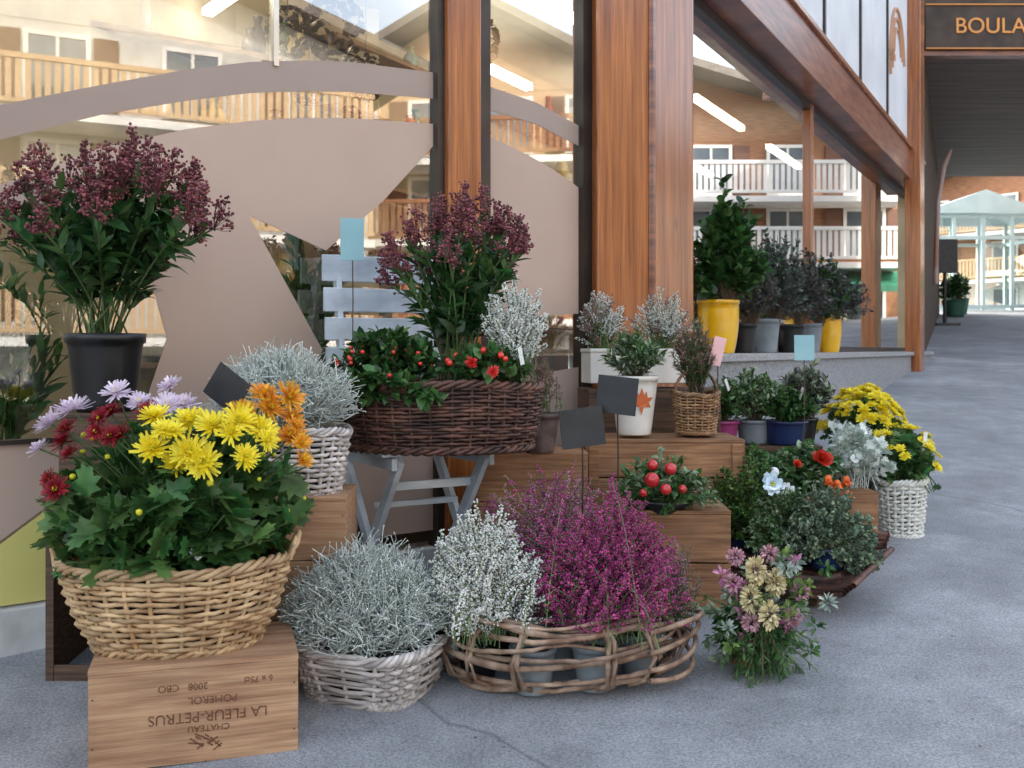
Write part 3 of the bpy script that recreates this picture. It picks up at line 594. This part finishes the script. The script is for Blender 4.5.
wirebush('calocephalus_bush',(-.71,3.10),.74,.235,.2,.78,.98,900,silver,.0016)
price_board('price_board',(-.775,2.72,.895),.115,.10,.35,rotz=-.3,tilt=.6)
f_=np.array([.5,-.866]); s_=np.array([.866,.5]); cc=np.array([-.345,3.62]); gz=g(3.62)
def CP(a,bb,z): p=cc+s_*a+f_*bb; return np.array([p[0],p[1],z])
ch=empty('folding_garden_chair')
def beam(mb,A,B,w,t,mat,side):
    A=np.array(A);B=np.array(B); d=B-A; L_=np.linalg.norm(d); d=d/L_; s=np.array(side,float); s=s-d*(s@d); s=s/np.linalg.norm(s); n=np.cross(d,s)
    mb.box((A+B)/2,(w,t,L_),mat,np.stack([s,n,d],1))
S3=np.array([s_[0],s_[1],0]); F3=np.array([f_[0],f_[1],0])
mb=MB(); sz=.652
for i in range(6): beam(mb,CP(-.23,-.20+.08*i,sz),CP(.27,-.20+.08*i,sz),.018,.066,chairw,(0,0,1))
mb.build('seat_slats',ch,bevel=.003)
mb=MB()
for a in(-.185,.185):
    beam(mb,CP(a,-.23,sz-.035),CP(a,.23,sz-.035),.02,.042,chairw,S3)
    o=.022*(1 if a>0 else -1)
    beam(mb,CP(a-o,.22,sz-.02),CP(a-o,-.20,gz),.022,.045,chairw,S3)
    beam(mb,CP(a,-.24,sz-.02),CP(a,.20,gz-.01),.022,.045,chairw,S3)
    beam(mb,CP(a,-.23,sz-.04),CP(a,-.33,1.36),.022,.04,chairw,S3)
beam(mb,CP(-.18,.17,gz+.08),CP(.18,.17,gz+.08),.02,.03,chairw,(0,0,1)); beam(mb,CP(-.16,-.0,.45),CP(.16,0,.45),.02,.03,chairw,(0,0,1)); beam(mb,CP(-.16,.12,.53),CP(.16,.12,.53),.03,.02,chairw,(0,0,1))
mb.build('legs',ch,bevel=.003)
mb=MB()
for z,h in((1.31,.10),(1.19,.09),(1.08,.085),(.98,.06)):
    bb=-.23-.10*(z-.61)/.73-.0; beam(mb,CP(-.25,bb+.02,z),CP(.22,bb+.02,z),h,.014,chairw,(0,0,1))
mb.build('back_slats',ch,bevel=.003)
basket('dark_wicker_basket',(-.25,3.50,.664),(.315,.225),(.345,.25),.215,wickd,2.1,19,34,.0065,.08,.012,.010)
skimmia('skimmia_plant',(-.20,3.54),.86,.29,.2,1.18,1.45,34,(-.17,3.50),.085)
mb=MB(); tips,_=dome((-.42,3.38),.20,.15,.89,1.05,80,.05); P=stems((-.40,3.45),.85,.05,tips); tubes(mb,P,.002,stem_b,4); leaves_on(mb,P,12,.042,leaf_d,leafT(.3),.3,1,.9,.2); leaves_on(mb,P,8,.038,leaf_m,leafT(.3),.6,1,.8,.2)
tips,_=dome((-.40,3.22),.16,.06,.82,.93,34,.05); P=stems((-.40,3.32),.87,.03,tips); leaves_on(mb,P,14,.045,leaf_m,leafT(.3),.3,1,.9,.1)
q,_=dome((-.43,3.33),.19,.15,.89,1.02,30,.04); mb.stamp(ICO,np.eye(3)[None]*rng.uniform(.007,.0095,30)[:,None,None],q,berry); mb.build('gaultheria_plant')
mb=MB(); tips,_=dome((-.09,3.36),.15,.11,.90,1.0,50,.05); P=stems((-.09,3.40),.85,.04,tips); tubes(mb,P,.002,stem_b,4); leaves_on(mb,P,12,.045,leaf_m,leafT(.3),.3,1,.9,.2)
q,_=dome((-.1,3.30),.13,.08,.93,1.0,10,.04); mb.stamp(SPH,np.eye(3)[None]*rng.uniform(.007,.011,10)[:,None,None],q,berry)
for p in((-.13,3.22,.96),(-.06,3.22,.93)): flower(mb,p,(0,-1,.4),.022,M('petal_scarlet',(.5,.01,.01),(.6,.03,.02),.4,20,.2,trans=.2),SMALLF)
mb.build('red_begonia_plant')
heather('white_heather',(.01,3.44),.87,.13,.11,1.0,1.22,70,h_wht,80,.0068)
price_board('price_card',(-.585,3.66,1.405),.085,.155,.45,teal,.15,.0)
crate('wooden_crate',(.075,3.90),g(3.9)-.01,.42,.28,.51,.0,pine2,3)
pot('wire_pot',(.105,3.80,.612),.055,.075,.15,M('rusty_metal_pot',(.06,.035,.03),(.13,.09,.08),.6,20,bump=.4)); heather('faded_heather',(.105,3.80),.74,.075,.07,.80,.97,40,h_brn,34,.0055)
basket('whitewashed_basket',(-.405,2.94,g(2.94)-.012),(.155,.155),(.205,.195),.15,wickw,4.5,11,28,.0075,-.35,0,.010)
wirebush('calocephalus_bush',(-.425,2.92),.10,.25,.22,.16,.39,2000,silver,.0016,7)
mb=MB(); th=np.linspace(0,2*PI,72,endpoint=False)
def ring(rx,ry,z,r,w=.012,ph=0):
    k1,k2=rng.integers(2,6,2); o=w*np.sin(k1*th+rng.uniform(0,6))+w*.5*np.sin(k2*2*th+rng.uniform(0,6))
    zz=z+w*.7*np.sin(k2*th+rng.uniform(0,6))+rng.normal(0,.0012,72)
    tubes(mb,np.stack([(rx+o)*np.cos(th),(ry+o)*np.sin(th),zz],1),(r*(1+.15*np.sin(5*th+ph)+rng.normal(0,.06,72)))[None],vine,7,True)
for rx,ry,z,r in((.30,.20,.012,.009),(.32,.225,.022,.008),(.37,.28,.10,.010),(.375,.285,.115,.007),(.31,.235,.185,.010),(.315,.24,.195,.007),(.34,.255,.165,.008),(.35,.26,.05,.007),(.325,.245,.205,.006),(.36,.27,.14,.006)): ring(rx,ry,z,r,.017)
for i in range(13):
    a=i*2*PI/13+.1+rng.normal(0,.08); q=np.array([[.30,.205,.005],[.36,.27,.035],[.385,.29,.10],[.36,.265,.155],[.31,.235,.195],[.26,.19,.185]])
    for d in(-.05,.05):
        aa=a+d*np.linspace(1,-.3,6)+rng.normal(0,.02,6); tubes(mb,np.stack([q[:,0]*np.cos(aa),q[:,1]*np.sin(aa),q[:,2]],1),.0085*rng.uniform(.75,1.15),vine,6)
for i in range(4):
    a=np.linspace(-.9,.9,24); o=.02+.03*np.cos(a*1.7)*(1+.3*i); tubes(mb,np.stack([(.36+o)*np.cos(a),(.28+o)*np.sin(a),.05+.04*i+.02*np.sin(a*3+i)],1),.008,vine,6)
mb.build('vine_basket',None,(.14,3.05,g(3.05)-.005),.05)
for x,y in((-.10,2.98),(.06,2.88),(.24,2.90),(.38,3.0),(.14,3.08),(.30,3.14),(0.0,3.12)):
    pot('grey_nursery_pot',(x,y,g(y)+.005),.05,.065,.13,greyp if x>0 else blackp,.01)
heather('white_heather',(-.08,2.93),.16,.20,.16,.21,.49,180,h_wht,120,.0068,br=.06,t0=.18,jit=.14)
heather('purple_heather',(.27,2.97),.16,.275,.19,.19,.53,290,h_pur,100,.0066,br=.08,t0=.18,jit=.14)
heather('pink_heather',(.12,3.20),.16,.25,.14,.38,.595,120,h_pnk,60,.0058,br=.07,mix=(h_pur,.45))
heather('faded_heather',(.50,3.06),.16,.09,.12,.22,.40,60,h_pnk,30,.0048,br=.03,mix=(h_brn,.5))
price_board('price_board',(.212,3.02,.766),.135,.118,.30,rotz=.15,tilt=-.12)
price_board('price_board',(.320,3.05,.862),.125,.115,.38,rotz=-.3,tilt=.1)
crate('wooden_crate',(.60,4.08),g(4.0)-.02,.62,.34,.55,0,pine2,4,battens=True,gap=.006)
crate('wooden_crate',(.62,3.74),g(3.7)-.02,.34,.32,.35,-.05,pine2,2,gap=.006)
crate('wooden_crate',(.60,4.42),g(4.4)-.02,.58,.26,.70,.12,darkw,4)
for x,y,w in((.40,4.40,.072),(.665,4.44,.09)):
    mb=MB(); h=.15
    for s in(-1,1):
        mb.box((s*w,0,h/2),(.010,2*w,h),whitec); mb.box((0,s*w,h/2),(2*w+.012,.010,h),whitec); mb.box((s*w,0,h-.008),(.018,2*w+.02,.016),whitec); mb.box((0,s*w,h-.009),(2*w,.018,.014),whitec)
    mb.box((0,0,h*.8),(2*w-.012,2*w-.012,.01),soil); mb.build('white_square_planter',None,(x,y,.856),.2,bevel=.003)
    heather('white_heather',(x,y),.97,w*1.7,w*1.4,1.05,1.24,80,h_wht,44,.0060,mix=(h_brn,.3))
mp=pot('white_flower_pot',(.49,4.02,.662),.068,.095,.235,whitec,.012)
mb=MB(); lf=M('maple_leaf_paint',(.55,.12,.03),None,.5,5)
pts=[(0,-.05),(.01,-.015),(.04,-.02),(.03,0),(.05,.02),(.025,.02),(.02,.045),(.01,.03),(0,.06),(-.01,.03),(-.02,.045),(-.025,.02),(-.05,.02),(-.03,0),(-.04,-.02),(-.01,-.015)]
mb.add([(x+.02,-math.sqrt(max(.0001,(.088+.11*(z))**2-(x+.02)**2))-.0015,.13+z) for x,z in pts],[np.array([list(range(16))])],lf,False); mb.build('maple_leaf_decal',mp)
shrub('fern_plant',(.49,4.02),.86,.12,.11,.93,1.05,60,22,.035,leaf_t,.15,mat2=leaf_m)
basket('small_wicker_basket',(.745,4.05,.664),(.075,.075),(.092,.092),.16,wickb,2,14,18,.005,.3,0,.006,False,.10)
shrub('green_heather',(.745,4.05),.80,.10,.10,.93,1.09,70,44,.022,leaf_m,.1,mat2=h_brn)
price_board('price_card',(.822,4.0,.995),.05,.115,.2,pinkc,.1,.25)
def arrangement(name,c,z,r,h,balls,foli=(leaf_m,silver2)):
    mb=MB()
    for mt,k in zip(foli,(70,36)):
        tips,_=dome(c,r,r*.8,z-.02,z+h,k); P=stems(c,z,.03,tips,5); tubes(mb,P,.002,stem_g,4); leaves_on(mb,P,16,.036,mt,leafT(.2),.2,1,.9,.0)
    for x,y,zz,rr,mt in balls: mb.stamp(SPH,np.eye(3)[None]*rr,np.array([[x,y,zz]]),mt)
    return mb.build(name)
appm=M('red_apple_lacquer',(.45,.012,.018),(.58,.03,.03),.25,6,coat=.5); whm=M('white_bauble',(.7,.72,.75),None,.4,5); orb=M('orange_lantern_fruit',(.7,.10,.015),(.8,.2,.03),.45,30,.2)
pot('dark_bowl',(.55,3.66,.40),.07,.11,.06,blackp)
arrangement('apple_arrangement',(.55,3.62),.44,.21,.14,[(.49,3.50,.545,.027,appm),(.535,3.48,.515,.020,appm),(.56,3.53,.58,.022,appm),(.50,3.56,.59,.020,appm),(.60,3.52,.51,.016,appm),(.46,3.50,.50,.015,appm)],(leaf_m,leaf_t))
# ================================================================ LEDGE PLANTS
def lp(Y): return .562*Y-2.01
for Y,r,h,mt,rd in((5.65,.115,.30,yelp,.01),(6.08,.08,.18,blackp,0),(6.52,.09,.22,greyp,0),(7.08,.10,.2,blackp,0),(7.6,.095,.22,greyp,0),(8.2,.10,.3,yelp,.01)):
    pot('glazed_pot' if mt==yelp else 'plant_pot',(lp(Y),Y,.981),r*.78,r,h,mt,.015,round_=rd)
shrub('camellia_shrub',(lp(5.65)+.03,5.58),1.25,.23,.12,1.30,1.75,80,16,.072,leaf_d,.28,mat2=leaf_m)
shrub('purple_shrub',(lp(6.1)+.03,6.02),1.15,.18,.10,1.20,1.58,60,24,.032,leaf_p,.25)
shrub('purple_shrub',(lp(6.55)+.03,6.48),1.18,.23,.11,1.25,1.69,80,24,.036,leaf_p,.25,mat2=leaf_b)
shrub('purple_shrub',(lp(7.1)+.03,7.0),1.18,.25,.12,1.25,1.62,80,24,.04,leaf_p,.25)
shrub('purple_shrub',(lp(7.65)+.03,7.55),1.18,.28,.12,1.25,1.66,80,24,.04,leaf_d,.25,mat2=leaf_p)
shrub('purple_shrub',(lp(8.2)+.03,8.1),1.25,.32,.14,1.31,1.60,70,24,.045,leaf_p,.25)
price_board('price_card',(1.33,4.55,1.01),.095,.115,.42,teal,.1,0)
# ================================================================ LOWER RIGHT
crate('wooden_crate',(1.10,4.76),g(4.7)-.02,.66,.32,.40,.0,darkw,2)
for x,y,mt,r in((.98,4.66,magp,.075),(1.14,4.72,greyp,.08),(1.28,4.68,bluep,.10),(1.40,4.85,blackp,.08)): pot('nursery_pot',(x,y,.562),r*.8,r,.11,mt,.01)
shrub('green_shrub',(.97,4.66),.65,.14,.11,.70,.84,70,24,.03,leaf_m,.2)
shrub('green_shrub',(1.15,4.72),.65,.15,.12,.72,.88,70,24,.032,leaf_t,.2,mat2=leaf_m)
shrub('green_shrub',(1.28,4.64),.65,.14,.11,.68,.80,70,28,.025,leaf_d,.3,mat2=leaf_m)
shrub('purple_shrub',(1.43,4.86),.65,.16,.12,.70,.90,70,24,.035,leaf_p,.2,mat2=leaf_t)
def mumball(name,c,zb,rx,ry,z0,z1,nf,fr,fol=40,ls=.05):
    mb=MB(); mumfoliage(mb,c,zb,rx*.95,ry*.95,z0-.05,z1-.03,fol,ls,12)
    q,_=dome(c,rx,ry,z0,z1,nf,.05)
    for p in q:
        n=nrm(p-np.array([c[0],c[1],z0-.1]))+rng.normal(0,.15,3); flower(mb,p,n,fr*rng.uniform(.8,1.2),yel,SMALLF,yelc)
    return mb.build(name)
pot('plant_pot',(1.77,5.05,g(5.05)-.01),.13,.16,.24,blackp); mumball('yellow_chrysanthemum',(1.76,5.02),.38,.22,.20,.54,.80,190,.028)
lt=M('white_lattice_ceramic',(.66,.66,.60),(.76,.76,.70),.4,8)
lb=basket('white_lattice_pot',(1.79,4.6,g(4.6)-.008),(.085,.085),(.108,.108),.25,lt,2,14,20,.0085,.0,0,.010)
mumball('yellow_chrysanthemum',(1.80,4.60),.36,.155,.15,.47,.65,40,.026,60,.055)
crate('wooden_crate',(1.36,4.34),g(4.3)-.02,.35,.30,.28,0.0,pine2,2)
mb=MB(); tips,_=dome((1.50,4.36),.15,.13,.46,.66,60); P=stems((1.48,4.38),.40,.04,tips); tubes(mb,P,.002,silver,4); leaves_on(mb,P,12,.045,silver,lobedT(),.3,1,.9,.1,1); leaves_on(mb,P,6,.04,silver2,lobedT(),.2,1,.9,.1,1); mb.build('dusty_miller_plant')
rose=M('rose_red',(.55,.02,.01),(.7,.06,.02),.45,20,.25,trans=.2)
mb=MB(); tips,_=dome((1.22,4.2),.19,.13,.42,.58,70); P=stems((1.22,4.25),.38,.05,tips); tubes(mb,P,.002,stem_g,4); leaves_on(mb,P,14,.045,leaf_m,leafT(.3),.2,1,1,.1); leaves_on(mb,P,10,.04,leaf_t,leafT(.3),.2,1,1,.1)
ROSE=((5,.35,1,.55),(5,.75,.95,.5),(5,1.1,.85,.4),(4,1.35,.7,.3))
for p,r in(((1.262,4.08,.55),.045),((1.17,4.1,.53),.02)): flower(mb,p,(.1,-.7,.7),r,rose,ROSE)
LANT=((6,.9,1,.5),(6,1.25,1,.4),(6,.6,.7,.5))
for p in((1.32,4.06,.46),(1.36,4.04,.42),(1.28,4.05,.48),(1.37,4.10,.47)): flower(mb,p,(.1,-.3,-.9),.030,orb,LANT); mb.stamp(SPH,np.eye(3)[None]*.014,np.array([p]),orb)
mb.build('rose_arrangement')
tr=empty('bark_tray',(1.02,3.78,.125),-.66); tr.rotation_euler[1]=.11; tr.rotation_euler[0]=.16
mb=MB()
for i in range(16):
    y=-.19+.38*i/15
    tubes(mb,np.stack([np.linspace(-.30,.30,12),np.full(12,y)+rng.normal(0,.004,12),.055+.05*np.linspace(-1,1,12)**2+rng.normal(0,.003,12)-.0],1),.014,wickd,6)
for s in(-1,1):
    for j in range(6): tubes(mb,np.stack([np.linspace(-.31,.31,12),np.full(12,s*(.19+.010*j))+rng.normal(0,.004,12),.06+.013*j+.06*np.linspace(-1,1,12)**2+rng.normal(0,.003,12)],1),.011,wickd,6)
for s in(-1,1): 
    for j in range(4): tubes(mb,np.stack([np.full(8,s*(.30+.012*j)),np.linspace(-.2,.2,8),np.full(8,.11+.012*j)],1),.011,wickd,6)
mb.box((-.02,0,.015),(.40,.22,.05),darkw); mb.build('bark_strips',tr)
for x,y in((1.16,3.68),(1.07,3.77),(.98,3.88),(.88,3.95)): pot('blue_nursery_pot',(x,y,.20),.06,.072,.08,bluep)
shrub('thyme_plant',(1.16,3.65),.26,.19,.14,.20,.47,230,38,.019,leaf_t,.28,p=.6,mat2=leaf_b)
shrub('thyme_plant',(1.02,3.74),.26,.16,.14,.23,.46,180,38,.019,leaf_m,.28,p=.6,mat2=leaf_t)
shrub('thyme_plant',(.90,3.88),.28,.18,.14,.28,.54,180,38,.019,leaf_m,.25,p=.6,mat2=leaf_y)
bowm=M('pale_blue_flower',(.45,.62,.75),(.75,.83,.88),.35,8,.2); mb=MB()
flower(mb,(0,0,0),(-.1,-1,.4),.045,bowm,((8,.15,1,.3),(7,.6,.8,.3),(5,1.0,.5,.3)),yelc); flower(mb,(.06,.02,-.025),(.2,-1,.4),.028,whm,((8,.15,1,.3),(6,.7,.7,.3)),yelc); mb.build('pale_blue_flower',None,(.97,3.72,.50))
arrangement('apple_arrangement',(.98,4.05),.42,.15,.16,[(1.03,3.93,.52,.02,whm),(.93,3.94,.5,.024,whm)],(leaf_m,leaf_d))
mb=MB(); c0=np.array([.74,3.08,.14])
cream=M('dried_cream',(.55,.45,.22),(.7,.62,.38),.7,30,.25); dpk=M('dried_pink',(.45,.22,.26),(.62,.38,.42),.7,30,.3); 
n=80; D=nrm(np.stack([rng.normal(.0,.55,n),rng.normal(-.45,.35,n),rng.normal(.05,.6,n)],1)); Lq=rng.uniform(.10,.22,n)[:,None]; T=c0+D*Lq; T[:,2]=np.maximum(T[:,2],.035+SL*(T[:,1]-3.05)); P=bez(np.tile(c0,(n,1)),c0+D*Lq*.5+np.array([0,0,.04]),T,6)
tubes(mb,P,.0022,stem_g,4); leaves_on(mb,P[:50],30,.028,leaf_m,leafT(.1),.2,1,.7,.0); leaves_on(mb,P[50:],14,.030,leaf_t,leafT(.25),.3,1,.9,.05)
for p in((.70,2.93,.27),(.745,2.90,.23),(.72,2.95,.35),(.78,2.96,.31)): 
    q=rdir(120); mb.stamp(leafT(.25),frames(q,.024,1),np.array(p)+q*np.array([.011,.011,.024]),cream)
for p in((.655,2.96,.31),(.83,2.96,.21),(.86,2.98,.28),(.77,2.99,.39),(.67,3.0,.38),(.70,2.93,.20)):
    q=rdir(100); mb.stamp(leafT(.25),frames(q,.019,1),np.array(p)+q*.012,dpk)
for i in range(34):
    e_=np.array([.74,2.99,.22])+np.array([rng.normal(0,.085),rng.normal(-.02,.03),rng.uniform(-.10,.18)]); q=rdir(22); mb.stamp(leafT(.2),frames(q,.026,1),e_+q*.008,[leaf_y,h_pnk,silver2,leaf_m][i%4])
fr=np.array([[.70,2.96,.05],[.76,2.95,.04],[.73,2.92,.035],[.79,2.95,.06],[.84,2.98,.12],[.67,2.96,.12],[.80,2.93,.045]]); B=np.tile(c0+[0,-.06,.08],(7,1)); P=bez(B,(B+fr)/2+[0,-.06,.02],fr,8); tubes(mb,P,.003,stem_b,4); leaves_on(mb,P,90,.026,leaf_m,leafT(.07),.15,1,.8,0,1)
mb.stamp(leafT(.3),frames(rdir(200),.05,1),c0+rdir(200)*np.array([.09,.06,.06]),leaf_d)
lathe(mb,[(.001,0),(.06,0),(.075,.09),(.07,.09)],wickb,20,(.74,3.10,g(3.1)))
mb.build('dried_flower_sheaf')
tags('plant_tags',[(-.07,2.86,.33),(.03,3.32,.98),(1.33,4.60,.80),(.99,4.60,.84),(-.80,2.50,.50),(1.86,4.5,.60)])
mb=MB(); n=60; x=rng.uniform(-.9,1.6,n); y=rng.uniform(2.45,4.2,n); pos=np.stack([x,y,SL*y-.228+.003],1)
mb.stamp(leafT(.3),frames(np.stack([rng.normal(0,1,n),rng.normal(0,1,n),np.zeros(n)],1),rng.uniform(.005,.014,n),.2),pos,stem_b); mb.build('fallen_leaves')
# ================================================================ LIGHT, SKY, CAMERA
sd=Vector((-.85,.38,.62)).normalized(); el=math.asin(sd.z); az=math.atan2(sd.x,sd.y)
w=bpy.data.worlds.new('World'); scene.world=w; w.use_nodes=True; nt=w.node_tree
sky=nt.nodes.new('ShaderNodeTexSky'); sky.sky_type='NISHITA'; sky.sun_disc=False; sky.sun_elevation=el; sky.sun_rotation=az; sky.dust_density=4; sky.air_density=1.3
hs=nt.nodes.new('ShaderNodeHueSaturation'); hs.inputs['Saturation'].default_value=.6
nt.links.new(sky.outputs[0],hs.inputs['Color']); nt.links.new(hs.outputs[0],nt.nodes['Background'].inputs[0]); nt.nodes['Background'].inputs[1].default_value=.68
sl=bpy.data.lights.new('sun','SUN'); sl.energy=4.3; sl.angle=math.radians(.5); sl.color=(1,.95,.88); so=bpy.data.objects.new('sun',sl); scene.collection.objects.link(so); so.rotation_euler=sd.to_track_quat('Z','Y').to_euler()
cam=bpy.data.cameras.new('camera'); co=bpy.data.objects.new('camera',cam); scene.collection.objects.link(co); co.location=(0,0,1.0); co.rotation_euler=(PI/2,0,0)
cam.lens=36*1000/1024; cam.sensor_width=36; cam.shift_y=-.0332; cam.clip_end=2000; cam.clip_start=.05
cam.dof.use_dof=True; cam.dof.focus_distance=3.3; cam.dof.aperture_fstop=6.3
scene.camera=co
scene.view_settings.view_transform='Standard'; scene.view_settings.look='None'; scene.view_settings.exposure=0
